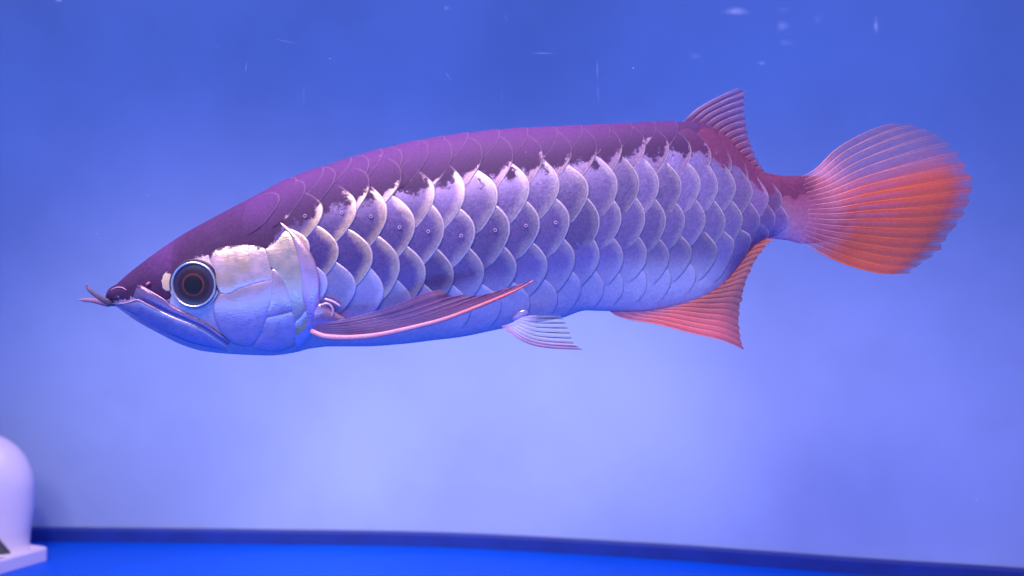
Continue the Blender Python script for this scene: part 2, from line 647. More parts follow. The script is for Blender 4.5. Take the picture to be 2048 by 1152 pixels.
def make_scale(px, py, length, half, core, rimc, tilt=0.075, lift=5.0, param=None, dome=1.0):
    if param is None:
        x0, p0 = inv(np.array([px]), np.array([py]))
        x0, p0 = float(x0[0]), float(p0[0])
    else:
        x0, p0 = param
    tab = body_p(np.full(500, x0), PH_T)
    al = np.concatenate([[0], np.cumsum(np.linalg.norm(np.diff(tab, axis=0), axis=1))])
    a0 = np.interp(p0, PH_T, al)
    c = np.array((-0.50, 0.0))
    jit = 1 + rng.uniform(-0.05, 0.05)
    half *= 1 + rng.uniform(-0.04, 0.04)
    rot = rng.uniform(-0.08, 0.08)
    rings = [1.0, 0.955, 0.88, 0.72, 0.48, 0.22]
    P2, rim = [], []
    for s in rings:
        for o in UO:
            q = c + (o - c) * s
            P2.append(q)
            rim.append(s)
    P2.append(c)
    rim.append(0.0)
    P2 = np.array(P2)
    rim = np.array(rim)
    dx = P2[:, 0] * length * jit
    da = -P2[:, 1] * half
    dx, da = dx - da * rot, da + dx * rot
    X = np.clip(x0 + dx, 214, 1668)
    PHI = np.clip(np.interp(a0 + da, al, PH_T), -1.35, math.pi - 0.02)
    base = body_p(X, PHI)
    n = body_n(X, PHI) * NS
    # towards the belly the free edges lie flat against the skin
    flat = 1 - 0.6 * (1 - sstep(-2.7, -2.1, dors_of(base)))
    off = lift * flat + tilt * dx + dome * (1 - rim ** 2.4)
    off = off - 0.35 * sstep(0.93, 1.0, rim)
    Pn = base + n * off[:, None]
    m = len(UO)
    # skirt: turn the free edge down into the body
    sk = base[:m] + n[:m] * (off[:m] - 5.0)[:, None]
    Pn = np.vstack([Pn, sk])
    faces = []
    nr = len(rings)
    for r in range(nr - 1):
        for k in range(m):
            k2 = (k + 1) % m
            faces.append((r * m + k, r * m + k2, (r + 1) * m + k2, (r + 1) * m + k))
    ci = nr * m
    for k in range(m):
        faces.append(((nr - 1) * m + k, (nr - 1) * m + (k + 1) % m, ci))
    for k in range(m):
        k2 = (k + 1) % m
        faces.append((ci + 1 + k, ci + 1 + k2, k2, k))
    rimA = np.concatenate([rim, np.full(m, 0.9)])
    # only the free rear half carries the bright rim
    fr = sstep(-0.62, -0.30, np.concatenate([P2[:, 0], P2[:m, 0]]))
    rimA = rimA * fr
    D = dors_of(np.vstack([base, base[:m]]))
    v = 1 + rng.uniform(-0.2, 0.2)
    bl = (1 - sstep(-2.7, -1.75, D))[:, None]
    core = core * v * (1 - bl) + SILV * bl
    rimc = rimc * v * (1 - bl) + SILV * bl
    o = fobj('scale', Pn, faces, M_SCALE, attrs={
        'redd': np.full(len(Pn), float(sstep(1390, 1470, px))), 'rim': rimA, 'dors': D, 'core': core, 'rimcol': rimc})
    return o, x0, p0


ROWS = {
    'A0': [(560, 398), (612, 378), (674, 352), (740, 328), (806, 316), (858, 304), (906, 306), (966, 305), (1028, 308), (1087, 308), (1142, 302), (1194, 297), (1242, 291), (1290, 288),
           (1340, 292), (1383, 299), (1423, 313), (1462, 330), (1494, 352)],
    'A': [(738, 366), (804, 352), (869, 385), (930, 384), (997, 386), (1061, 373), (1120, 368), (1177, 374), (1232, 365), (1278, 365), (1319, 370), (1361, 368), (1399, 368), (1437, 372),
          (1472, 376), (1505, 383), (1536, 392), (1564, 400)],
    'L': [(646, 424), (715, 417), (773, 424), (830, 447), (887, 455), (952, 463), (1020, 452), (1081, 443), (1140, 437), (1198, 440), (1244, 435), (1289, 435), (1333, 440), (1371, 438),
          (1409, 438), (1449, 442), (1484, 441), (1520, 441), (1550, 440), (1578, 440)],
    'B': [(622, 492), (680, 503), (746, 511), (800, 525), (854, 540), (910, 548), (970, 546), (1034, 538), (1095, 527), (1150, 514), (1200, 510), (1247, 513), (1292, 512), (1339, 512), (1385, 508),
          (1432, 503), (1470, 490), (1503, 477), (1535, 468)],
    'C': [(655, 560), (714, 566), (769, 582), (822, 598), (882, 612), (942, 618), (1003, 611), (1060, 602), (1115, 592), (1163, 580), (1207, 576), (1248, 575), (1292, 568), (1342, 561), (1390, 550)],
    'D': [(690, 630), (745, 645), (800, 655), (858, 660), (915, 655), (970, 647), (1030, 640), (1085, 628), (1135, 617), (1180, 610), (1224, 608), (1268, 606), (1315, 600)],
    'T': [(596, 364), (650, 346), (706, 322), (768, 305), (838, 289), (890, 277), (940, 272), (1000, 268), (1058, 264), (1114, 262), (1168, 259), (1218, 257), (1264, 255), (1312, 253), (1356, 252)],
}
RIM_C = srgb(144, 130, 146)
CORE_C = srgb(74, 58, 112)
HALF = {'T': 1.0, 'A0': 1.0, 'A': 1.0, 'L': 1.0, 'B': 1.0, 'C': 0.98, 'D': 0.9}


def row_half(x):
    return float(np.interp(x, [560, 640, 800, 1000, 1200, 1340, 1440, 1500, 1580], [50, 62, 72, 76, 68, 60, 52, 44, 36]))


PORES = []
for row in ('C', 'B', 'L', 'A', 'A0', 'T'):
    tips = ROWS[row]
    for i, (px, py) in enumerate(tips):
        if i + 1 < len(tips):
            dx = tips[i + 1][0] - px
        else:
            dx = px - tips[i - 1][0]
        dx = 0.5 * dx + 0.5 * (px - tips[i - 1][0] if i else dx)
        length = dx * 2.15
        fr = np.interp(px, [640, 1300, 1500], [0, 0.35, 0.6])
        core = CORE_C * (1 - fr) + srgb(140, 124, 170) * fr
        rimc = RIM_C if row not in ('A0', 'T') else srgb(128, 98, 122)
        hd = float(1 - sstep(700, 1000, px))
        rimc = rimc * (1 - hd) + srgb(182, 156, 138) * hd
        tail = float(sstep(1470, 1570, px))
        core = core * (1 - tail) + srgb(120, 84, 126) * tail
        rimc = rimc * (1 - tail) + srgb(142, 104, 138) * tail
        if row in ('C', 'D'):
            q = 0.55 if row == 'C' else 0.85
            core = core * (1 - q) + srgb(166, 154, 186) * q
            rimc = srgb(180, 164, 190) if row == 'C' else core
        lift = float(np.interp(px, [600, 1400, 1580], [3.4, 2.8, 1.6])) * {'C': 0.8, 'T': 0.6, 'A0': 0.75}.get(row, 1.0)
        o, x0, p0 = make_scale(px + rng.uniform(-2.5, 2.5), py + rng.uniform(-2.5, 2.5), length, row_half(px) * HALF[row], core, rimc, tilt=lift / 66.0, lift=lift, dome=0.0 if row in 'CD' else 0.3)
        if row == 'L' and i < 9:
            PORES.append((o, px - (30 if i else 34), py + (8 if i > 2 else 10)))

# sensory pores of the lateral line: small raised rings on the row's front scales
for o, px, py in PORES:
    c = surf(np.array([(px, py)]), 7.0)[0]
    V, Fc = [], []
    for i in range(12):
        a = 2 * math.pi * i / 12
        for j in range(6):
            b = 2 * math.pi * j / 6
            r = 2.8 + 0.8 * math.cos(b)
            V.append((c[0] + r * math.cos(a), c[1] - 1.0 * math.sin(b), c[2] + r * math.sin(a)))
    Fc = []
    for i in range(12):
        for j in range(6):
            Fc.append((i * 6 + j, i * 6 + (j + 1) % 6, ((i + 1) % 12) * 6 + (j + 1) % 6, ((i + 1) % 12) * 6 + j))
    fobj('pore', V, Fc, M_RAY, parent=o, attrs={'pig': np.tile(srgb(150, 128, 165), (len(V), 1))})


# ------------------------------------------------------------------ head plates
def plate(name, outline, off, dome, color, parent=fish, grow=2.6, mat=None, n=56, rings=(1.0, 0.97, 0.92, 0.82, 0.66, 0.46, 0.24), dshift=0.0, centre=None, skirt=6.0, col_fn=None):
    ol = closed_resample(outline, n)
    c = ol.mean(0) if centre is None else np.array(centre, float)
    ol = ol + (ol - c) / np.linalg.norm(ol - c, axis=1, keepdims=True) * grow
    off, dome = off * 0.62, dome * 0.6
    P2, rim = [], []
    for s in rings:
        for o in ol:
            P2.append(c + (o - c) * s)
            rim.append(s)
    P2.append(c)
    rim.append(0)
    P2, rim = np.array(P2), np.array(rim)
    h = off + dome * (1 - rim ** 3) - 0.7 * sstep(0.93, 1.0, rim)
    P3 = surf(P2, h)
    sk = surf(P2[:n], h[:n] - skirt)
    P3 = np.vstack([P3, sk])
    faces = []
    nr = len(rings)
    for r in range(nr - 1):
        for k in range(n):
            k2 = (k + 1) % n
            faces.append((r * n + k, r * n + k2, (r + 1) * n + k2, (r + 1) * n + k))
    ci = nr * n
    for k in range(n):
        faces.append(((nr - 1) * n + k, (nr - 1) * n + (k + 1) % n, ci))
        faces.append((ci + 1 + k, ci + 1 + (k + 1) % n, (k + 1) % n, k))
    D = dors_of(P3) + dshift
    colv = np.tile(color, (len(P3), 1))
    if col_fn is not None:
        colv = col_fn(np.vstack([P2, P2[:n]]), colv)
    return fobj(name, P3, faces, mat or M_PLATE, parent, attrs={'pig': colv, 'dors': D})


def strip(name, A, Bc, off, dome, color, mat=None, parent=fish, nu=60, nv=12, dshift=0.0, col_fn=None, skirt=6.0, taper=True):
    a, b = resample(A, nu), resample(Bc, nu)
    P2, h = [], []
    for i in range(nu):
        e = min(1.0, min(i, nu - 1 - i) / 6.0) if taper else 1.0
        for j in range(nv):
            v = (j - 1) / (nv - 3)
            vv = min(max(v, 0), 1)
            P2.append(a[i] * (1 - vv) + b[i] * vv)
            hh = off + dome * (1 - abs(2 * vv - 1) ** 2.5) * e
            if v < 0 or v > 1:
                hh = off - skirt
            h.append(hh)
    P2 = np.array(P2)
    P3 = surf(P2, np.array(h))
    colv = np.tile(color, (len(P3), 1))
    if col_fn is not None:
        colv = col_fn(P2, colv)
    return fobj(name, P3, grid_faces(nu, nv, flip=True), mat or M_PLATE, parent, attrs={'pig': colv, 'dors': dors_of(P3) + dshift})


CHEEK = srgb(238, 202, 200)
BRONZE = srgb(196, 176, 150)

strip('gill_membrane', [(566, 455), (583, 475), (594, 511), (602, 553), (603, 591), (608, 618), (603, 645), (592, 674)],
      [(563, 446), (590, 466), (615, 495), (633, 530), (640, 569), (639, 610), (632, 645), (617, 672)], 5.0, 4.0, srgb(218, 176, 204), dshift=-1.5)
plate('opercle', [(531, 503), (545, 495), (560, 480), (571, 466), (584, 473), (594, 505), (603, 550), (606, 590), (611, 614), (600, 632), (588, 640), (582, 612), (572, 572), (560, 548),
                  (546, 535), (538, 520)], 11.0, 3.0, srgb(214, 192, 176), centre=(580, 548), dshift=-0.25)
plate('subopercle', [(592, 644), (602, 634), (614, 620), (627, 640), (621, 660), (608, 680), (594, 688), (588, 668)], 11.5, 3.0, srgb(206, 186, 160),
      col_fn=lambda P, c: c * sstep(675, 655, P[:, 1])[:, None] * 0 + np.where((np.abs((P[:, 0] - 606) * 0.75 + (P[:, 1] - 647)) < 9)[:, None], srgb(222, 196, 140), srgb(196, 192, 214)))
plate('preopercle', [(546, 541), (557, 546), (568, 560), (577, 588), (583, 616), (560, 623), (536, 629), (542, 602), (546, 568)], 13.0, 3.0, srgb(214, 184, 190))
plate('interopercle', [(535, 634), (560, 628), (583, 622), (589, 642), (591, 665), (587, 684), (565, 694), (535, 695), (511, 687), (525, 664)], 12.5, 3.0, srgb(208, 184, 196))
plate('cheek_plate', [(424, 512), (438, 501), (462, 496), (500, 494), (527, 498), (534, 512), (541, 537), (544, 556), (516, 563), (482, 573), (463, 584), (447, 584), (438, 567), (436, 545), (428, 527)],
      13.5, 3.5, CHEEK, dshift=0.0)
plate('cheek_plate', [(447, 588), (463, 587), (483, 576), (516, 566), (544, 559), (545, 582), (541, 605), (534, 633), (523, 661), (508, 680), (490, 685), (472, 681), (455, 669), (441, 651), (433, 630),
                      (432, 610), (438, 596)], 13.0, 4.5, srgb(216, 186, 196), centre=(495, 620))
# upper jaw bone, lower jaw and the lip between
strip('maxilla', [(276, 570), (302, 583), (327, 597), (346, 612), (374, 626), (411, 645), (447, 671), (460, 685)],
      [(268, 594), (290, 602), (331, 622), (370, 638), (406, 654), (440, 677), (456, 689)], 2.2, 2.4, srgb(150, 126, 164), dshift=-0.12)
strip('lower_jaw', [(226, 606), (254, 604), (277, 600), (292, 606), (331, 627), (370, 643), (406, 659), (438, 681), (452, 692)],
      [(236, 611), (266, 630), (300, 649), (322, 660), (350, 672), (380, 684), (410, 692), (438, 698), (452, 700)], 1.4, 1.6, srgb(184, 172, 192), dshift=-1.0)
# pale lip lines
for pts, hh, r0 in (([(236, 607), (256, 604), (277, 599), (293, 606), (322, 621)], 2.6, 1.3), ([(283, 571), (302, 582), (328, 597), (338, 606)], 3.8, 1.4),
                    ([(221, 580), (232, 575), (244, 575), (253, 580)], 0.0, 1.0)):
    p2 = resample(pts, 24)
    P3 = surf(p2, np.full(24, hh))
    V, Fc = tube(P3, r0 * np.sin(np.linspace(0.15, math.pi - 0.15, 24)) ** 0.6, 8)
    fobj('lip_line', V, Fc, M_BARB, attrs={'pig': np.tile(srgb(190, 146, 178), (len(V), 1))})

# nostril tube
V, Fc = tube([surf(np.array([(300, 566)]), 1)[0], surf(np.array([(297, 570)]), 7)[0]], [4, 2.4], 8)
fobj('nostril', V, Fc, M_BARB, attrs={'pig': np.tile(srgb(150, 80, 120), (len(V), 1))})

# ------------------------------------------------------------------ eye
ec = surf(np.array([(389, 569)]), 0.0)[0]
xe, pe = inv(np.array([389.0]), np.array([569.0]))
en = (body_n(xe, pe) * NS)[0]
en = en * 0.55 + np.array((0, -1, 0)) * 0.45
en /= np.linalg.norm(en)
eu = np.cross((0, 0, 1.0), en)
eu /= np.linalg.norm(eu)
ev = np.cross(en, eu)


def lathe(prof, n=64):
    """prof: (radius, height along the eye axis)."""
    P = []
    for k in range(n):
        a = 2 * math.pi * k / n
        for r, h in prof:
            P.append(ec + eu * (r * math.cos(a)) + ev * (r * math.sin(a)) + en * h)
    return np.array(P), grid_faces(n, len(prof), close_u=True)


def ring_prof(r0, r1, h, d, n=10):
    return [(r0 + (r1 - r0) * (1 - math.cos(math.pi * i / n)) / 2, d + h * math.sin(math.pi * i / n)) for i in range(n + 1)]


P, fcs = lathe([(46.0, -14)] + ring_prof(45.0, 39.5, 4.0, 4)[0:] + [(38, -2)])
eye = fobj('eye', P, fcs, M_EYERING, attrs={'pig': np.tile(srgb(176, 186, 205), (len(P), 1))})
rr = np.linspace(40, 0.5, 22)
P, fcs = lathe([(r, 3 + 6.0 * (1 - (r / 40) ** 2)) for r in rr])
rad = np.tile(rr, 64)
cI = np.tile(srgb(28, 16, 30), (len(P), 1))
k = (sstep(17.5, 19.5, rad) * (1 - sstep(19.5, 23, rad)))[:, None] * 0.38
cI = cI * (1 - k) + srgb(140, 52, 50) * k
k = (sstep(28, 35, rad))[:, None] * 0.5
cI = cI * (1 - k) + srgb(56, 44, 84) * k
fobj('iris', P, fcs, M_EYE, parent=eye, attrs={'pig': cI})
rr = np.linspace(18.2, 0.3, 10)
P, fcs = lathe([(r, 8.6 + 2.0 * (1 - (r / 18.2) ** 2)) for r in rr])
fobj('pupil', P, fcs, M_EYE, parent=eye, attrs={'pig': np.tile(srgb(6, 6, 14), (len(P), 1))})
# raised lid around the eye
P, fcs = lathe(ring_prof(49.5, 44.5, 3.0, 0.0, 8))
fobj('eyelid', P, fcs, M_BARB, parent=eye, attrs={'pig': np.array([DARK2 if (p - ec) @ ev > -12 else srgb(150, 150, 190) for p in P])})

# ------------------------------------------------------------------ barbels
for pts, y0, y1, cc in (([(232, 606), (222, 606), (202, 597), (184, 584), (175, 576), (173, 571), (176, 567)], -20, -46, srgb(62, 50, 70)),
                        ([(230, 607), (214, 607), (192, 602), (172, 600), (154, 600)], -6, 26, srgb(104, 72, 104))):
    p2 = resample(pts, 26)
    Y = np.linspace(y0, y1, 26)
    P3 = pix(p2[:, 0], p2[:, 1], Y)
    rad = np.concatenate([np.full(4, 5.2), np.linspace(6.6, 4.2, 16), np.linspace(3.9, 0.7, 6)])
    V, Fc = tube(P3, rad, 10, 0.7)
    cols = np.repeat(np.linspace(0, 1, 26), 10)[:, None]
    fobj('barbel', V, Fc, M_BARB, attrs={'pig': cc * (1 - cols * 0.3) + srgb(190, 160, 190) * cols * 0.3})


# ------------------------------------------------------------------ fins
def coons(C0, C1, D0, D1, nu, nv):
    c0, c1 = resample(C0, nu), resample(C1, nu, smooth=False)
    d0, d1 = resample(D0, nv), resample(D1, nv)
    u = np.linspace(0, 1, nu)[:, None, None]
    v = np.linspace(0, 1, nv)[None, :, None]
    Sx = (1 - v) * c0[:, None] + v * c1[:, None] + (1 - u) * d0[None] + u * d1[None]
    Sx = Sx - ((1 - u) * (1 - v) * c0[0] + u * (1 - v) * c0[-1] + (1 - u) * v * c1[0] + u * v * c1[-1])
    return Sx


def fin(name, C0, C1, D0, D1, depth, nrays, col, opac, raycol, rad=(3.2, 0.8), nv=36, ribs=2.0, split=0.5, ragged=0.0, u_pow=1.0, label=None):
    per = 6
    nu = nrays * per + 1
    G = coons(C0, C1, D0, D1, nu, nv)
    U, Vv = np.meshgrid(np.linspace(0, 1, nu), np.linspace(0, 1, nv), indexing='ij')
    if ragged:
        rs = rng.uniform(-1, 1, nrays + 1)
        sc = np.interp(np.linspace(0, nrays, nu), np.arange(nrays + 1), rs) * 0.6 + 0.8 * np.abs(np.cos(np.pi * np.linspace(0, nrays, nu))) - 0.5 + rng.uniform(-0.3, 0.3, nu)
        dirv = G[:, -1] - G[:, -4]
        dirv /= np.maximum(np.linalg.norm(dirv, axis=1, keepdims=True), 1e-6)
        for j in range(nv - 6, nv):
            G[:, j] += dirv * (sc * ragged * ((j - (nv - 7)) / 6.0) ** 2)[:, None]
    Y = depth(U, Vv) + ribs * np.cos(2 * np.pi * U * nrays) * sstep(0, 0.25, Vv)
    P3 = pix(G[..., 0].ravel(), G[..., 1].ravel(), Y.ravel())
    c = col(U.ravel(), Vv.ravel(), G[..., 0].ravel(), G[..., 1].ravel())
    op = opac(U.ravel(), Vv.ravel())
    o = fobj(name, P3, grid_faces(nu, nv), M_FIN, attrs={'pig': c, 'opac': op})
    if label:
        o['label'] = label
    P3 = P3.reshape(nu, nv, 3)
    for r in range(nrays + 1):
        i = r * per
        # each ray: a stem that forks towards the fin's edge
        stem = P3[i]
        vend = nv - 1
        k = int(nv * split)
        tubes_V, tubes_F = [], []
        rr = np.linspace(rad[0], rad[1], nv) * (0.15 + 0.85 * sstep(0.0, 0.28, np.linspace(0, 1, nv)))
        branches = [(stem, rr)]
        if nv - k > 4 and 0 < r < nrays:
            side = P3[i + 1].copy()
            w = np.clip((np.arange(nv) - k) / max(1, (nv - 1 - k)), 0, 1)[:, None] * 1.6
            br = stem * (1 - w) + side * w
            branches.append((br[k:], rr[k:] * 0.8))
        for pts, rv in branches:
            Vt, Ft = tube(pts, rv, 6, 0.45)
            b0 = len(tubes_V)
            tubes_V += list(Vt)
            tubes_F += [tuple(q + b0 for q in f) for f in Ft]
        tv = np.array(tubes_V)
        gx, gy = proj(tv)
        vv = np.concatenate([np.repeat(np.linspace(0, 1, nv), 6)] + ([np.repeat(np.linspace(0, 1, nv)[k:], 6)] if len(branches) > 1 else []))
        fobj('fin_ray', tv, tubes_F, M_RAY, parent=o, attrs={'pig': raycol(np.full(len(tv), r / nrays), vv, gx, gy)})
    return o


def mix3(a, b, k):
    k = np.asarray(k)[:, None]
    return a * (1 - k) + b * k


# caudal fin
def tail_col(u, v, x, y):
    pinkb = srgb(202, 126, 152)
    viol = srgb(142, 102, 122)
    orange = srgb(222, 86, 26)
    deep = srgb(116, 40, 46)
    top = 1 - sstep(0.24, 0.42, u + 0.04 * (1 - v))
    c = mix3(np.tile(orange, (len(u), 1)), np.tile(viol, (len(u), 1)), top)
    c = mix3(c, np.tile(deep, (len(u), 1)), sstep(0.78, 1.0, v) * (0.35 + 0.6 * sstep(0.35, 0.9, u)))
    gap = (0.5 - 0.5 * np.cos(2 * np.pi * u * 16)) * (1 - sstep(0.35, 0.8, v)) * (1 - sstep(0.55, 0.8, u)) * 0.4
    c = mix3(c, np.tile(srgb(150, 104, 160), (len(u), 1)), gap)
    c = mix3(c, np.tile(pinkb, (len(u), 1)), (1 - sstep(0.10, 0.40, v)) * (1 - 0.5 * sstep(0.7, 1, u)))
    return c


def tail_ray(u, v, x, y):
    c = tail_col(u, v, x, y)
    lite = srgb(206, 140, 140)
    top = 1 - sstep(0.30, 0.48, u)
    c = mix3(c, np.tile(lite, (len(u), 1)), 0.10 + 0.30 * top + 0.25 * (1 - sstep(0.1, 0.4, v)))
    return mix3(c, np.tile(srgb(214, 98, 50), (len(u), 1)), (1 - top) * sstep(0.2, 0.5, v) * 0.7)


fin('caudal_fin', [(1602, 354), (1612, 385), (1616, 420), (1612, 455), (1602, 484)],
    [(1795, 247), (1821, 250), (1845, 257), (1868, 267), (1890, 281), (1906, 298), (1918, 315), (1928, 334), (1938, 352), (1944, 370), (1940, 392), (1931, 413), (1922, 432), (1902, 467), (1874, 501),
     (1840, 529), (1814, 547)],
    [(1602, 354), (1634, 336), (1665, 305), (1690, 287), (1727, 267), (1765, 252), (1795, 247)],
    [(1602, 484), (1643, 507), (1690, 528), (1740, 543), (1777, 548), (1814, 547)],
    lambda u, v: 34 + 44 * v + 10 * np.sin(2.6 * np.pi * u + 0.6) * v - 21 * (1 - sstep(0.0, 0.5, v)) * np.sin(np.pi * np.clip(u, 0.02, 0.98)) ** 0.5, 16, tail_col,
    lambda u, v: (0.93 - 0.30 * (1 - sstep(0.3, 0.45, u)) * sstep(0.2, 0.5, v) - 0.08 * v) * sstep(0.0, 0.22, v) * (1 - (0.35 + 0.3 * np.sin(np.pi * u * 16) ** 2) * sstep(0.86, 1.0, v)), tail_ray, rad=(1.5, 0.3), ribs=0.5, split=0.45, ragged=7.0,
    label='rounded tail fin, orange below and violet above')


# dorsal fin
def dors_col(u, v, x, y):
    c = np.tile(srgb(100, 60, 108), (len(u), 1))
    return mix3(c, np.tile(srgb(120, 48, 72), (len(u), 1)), np.clip(sstep(0.1, 0.7, u) * 0.8 + (1 - sstep(0.0, 0.35, v)) * 0.3, 0, 1))


fin('dorsal_fin', [(1366, 246), (1400, 250), (1436, 270), (1466, 296), (1492, 324), (1520, 348)],
    [(1476, 177), (1488, 184), (1489, 205), (1490, 229), (1494, 252), (1498, 275), (1503, 292), (1509, 309), (1518, 326), (1530, 342)],
    [(1366, 246), (1378, 233), (1400, 215), (1440, 193), (1476, 177)], [(1520, 348), (1526, 345), (1530, 342)],
    lambda u, v: 18 + 10 * u + 6 * v, 13, dors_col, lambda u, v: 0.92 - 0.30 * sstep(0.3, 1, v), lambda u, v, x, y: mix3(dors_col(u, v, x, y), np.tile(srgb(196, 160, 200), (len(u), 1)), 0.25 * (1 - 0.6 * u)),
    rad=(1.8, 0.6), ribs=0.8, ragged=5.0)


# anal fin
def anal_col(u, v, x, y):
    c = mix3(np.tile(srgb(214, 84, 82), (len(u), 1)), np.tile(srgb(196, 62, 36), (len(u), 1)), sstep(0.1, 0.5, u))
    c = mix3(c, np.tile(srgb(90, 42, 52), (len(u), 1)), sstep(0.06, 0.42, u) * sstep(0.05, 0.6, v) * 0.75)
    c = mix3(c, np.tile(srgb(118, 82, 132), (len(u), 1)), (1 - sstep(0.05, 0.40, v)) * (1 - sstep(0.75, 0.9, u)) * 0.8)
    c = mix3(c, np.tile(srgb(88, 44, 62), (len(u), 1)), sstep(0.72, 1.0, v) * (1 - sstep(0.7, 0.9, u)) * 0.7)
    return mix3(c, np.tile(srgb(168, 66, 44), (len(u), 1)), sstep(0.8, 1, u))


fin('anal_fin', [(1216, 618), (1280, 612), (1340, 604), (1405, 585), (1443, 562), (1468, 532), (1490, 505), (1512, 480)],
    [(1488, 699), (1481, 678), (1478, 656), (1478, 632), (1480, 609), (1485, 589), (1490, 570), (1495, 554), (1501, 539), (1516, 511), (1534, 487), (1550, 478)],
    [(1216, 618), (1228, 629), (1255, 638), (1309, 647), (1384, 666), (1443, 680), (1488, 699)], [(1512, 480), (1532, 478), (1550, 478)],
    lambda u, v: 10 + 14 * u - 4 * v, 17, anal_col, lambda u, v: 0.95 - 0.12 * v, lambda u, v, x, y: mix3(anal_col(u, v, x, y), np.tile(srgb(230, 136, 136), (len(u), 1)), 0.40 * (1 - 0.8 * u)),
    rad=(1.7, 0.5), ribs=0.6, ragged=2.5)


# pectoral fin (near side)
def pec_col(u, v, x, y):
    c = np.tile(srgb(74, 54, 106), (len(u), 1))
    c = mix3(c, np.tile(srgb(120, 62, 92), (len(u), 1)), sstep(0.5, 0.9, v) * 0.6 + 0.25 * (1 - sstep(0.0, 0.3, u)))
    return c


def pec_ray(u, v, x, y):
    lead = (1 - sstep(0.0, 0.05, u))
    c = np.tile(srgb(84, 54, 112), (len(u), 1))
    c = mix3(c, np.tile(srgb(120, 66, 110), (len(u), 1)), sstep(0.5, 1, v) * 0.6)
    return mix3(c, np.tile(srgb(214, 140, 178), (len(u), 1)), lead)


pf = fin('pectoral_fin', [(626, 664), (630, 656), (636, 648)],
         [(1066, 561), (1039, 569), (1012, 577), (984, 586), (962, 590), (937, 593), (931, 589), (908, 593), (893, 588), (883, 580)],
         [(626, 664), (659, 674), (703, 674), (761, 668), (834, 652), (893, 637), (966, 609), (1025, 584), (1066, 561)],
         [(636, 648), (688, 640), (776, 617), (834, 594), (858, 585), (883, 580)],
         lambda u, v: -94 - 62 * v - 10 * np.sin(np.pi * v) * (1 - u) + 34 * u * sstep(0.05, 0.5, v), 7, pec_col, lambda u, v: 0.90 - 0.12 * sstep(0.1, 0.6, u), pec_ray, rad=(2.0, 0.8), nv=48, ribs=1.3, ragged=0.0)
# fleshy leading edge of the pectoral fin
p2 = resample([(622, 662), (640, 670), (659, 674), (703, 675), (761, 669), (834, 653), (893, 637), (966, 609), (1025, 584), (1067, 561)], 50)
vv = np.linspace(0, 1, 50)
P3 = pix(p2[:, 0], p2[:, 1], -94 - 64 * vv - 10 * np.sin(np.pi * vv))
V, Fc = tube(P3, np.interp(vv, [0, 0.08, 0.5, 0.85, 1], [5, 5.4, 4.2, 3.0, 0.8]), 10, 0.7)
kk = np.repeat(vv, 10)
fobj('leading_ray', V, Fc, M_RAY, parent=pf, attrs={'pig': mix3(np.tile(srgb(164, 116, 142), (len(V), 1)), np.tile(srgb(170, 80, 98), (len(V), 1)), sstep(0.4, 0.9, kk))})
# fleshy pectoral root with folds
strip('fin_root', [(622, 612), (640, 606), (662, 618), (690, 634)], [(616, 660), (634, 668), (660, 664), (692, 644)], 5.0, 6.0, srgb(206, 164, 186), dshift=-1.0, nu=40)
for pts in ([(642, 607), (655, 603), (664, 609), (668, 620), (664, 630)], [(632, 654), (638, 646), (640, 638)], [(648, 640), (658, 643), (668, 637)], [(650, 594), (668, 600), (682, 609)]):
    p2 = resample(pts, 14)
    P3 = surf(p2, np.full(14, 8.0))
    V, Fc = tube(P3, np.concatenate([[0.8], np.full(12, 2.3), [0.8]]), 8)
    fobj('skin_fold', V, Fc, M_BARB, attrs={'pig': np.tile(srgb(214, 168, 200), (len(V), 1))})


# pelvic fin
def pel_col(u, v, x, y):
    return mix3(np.tile(srgb(180, 130, 180), (len(u), 1)), np.tile(srgb(176, 186, 210), (len(u), 1)), sstep(0.05, 0.4, u))


def pel_ray(u, v, x, y):
    c = mix3(np.tile(srgb(124, 60, 90), (len(u), 1)), np.tile(srgb(66, 66, 86), (len(u), 1)), sstep(0.1, 0.5, u))
    return mix3(np.tile(srgb(176, 160, 205), (len(u), 1)), c, sstep(0.1, 0.5, v))


fin('pelvic_fin', [(1003, 652), (1022, 646), (1044, 634)],
    [(1166, 699), (1150, 690), (1143, 676), (1138, 662), (1132, 648), (1125, 636), (1118, 631)],
    [(1003, 652), (1025, 670), (1048, 683), (1075, 692), (1113, 697), (1166, 699)], [(1044, 634), (1086, 630), (1118, 631)],
    lambda u, v: -40 - 34 * v, 8, pel_col, lambda u, v: 0.75 - 0.42 * sstep(0.1, 0.4, u) * sstep(0.1, 0.5, v), pel_ray, rad=(1.4, 0.5), ribs=0.7, ragged=2.0)
plate('fin_knob', [(1026, 640), (1034, 630), (1046, 622), (1055, 626), (1055, 638), (1046, 645), (1034, 646)], 2.0, 9.0, srgb(216, 196, 226), dshift=-2, n=24)

# ------------------------------------------------------------------ white plastic pump housing standing at the left edge
pump = bpy.data.objects.new('pump_housing', None)
COL.objects.link(pump)
tag(pump, 'white plastic domed housing on a shallow tray at the lower left edge', 'aquarium pump')
pcy = 1395.0
k = (F + pcy) / F
pcx = (-39 - 1024) * k
R = 107 * k
pump.location = W(pcx, pcy, FLOOR)
bpy.context.view_layer.update()


def pobj(name, V, faces, mat, parent=pump, smooth=True):
    o = mesh_obj(name, [Vector(v) * S for v in V], faces, mat, None, smooth)
    o.parent = parent
    return o


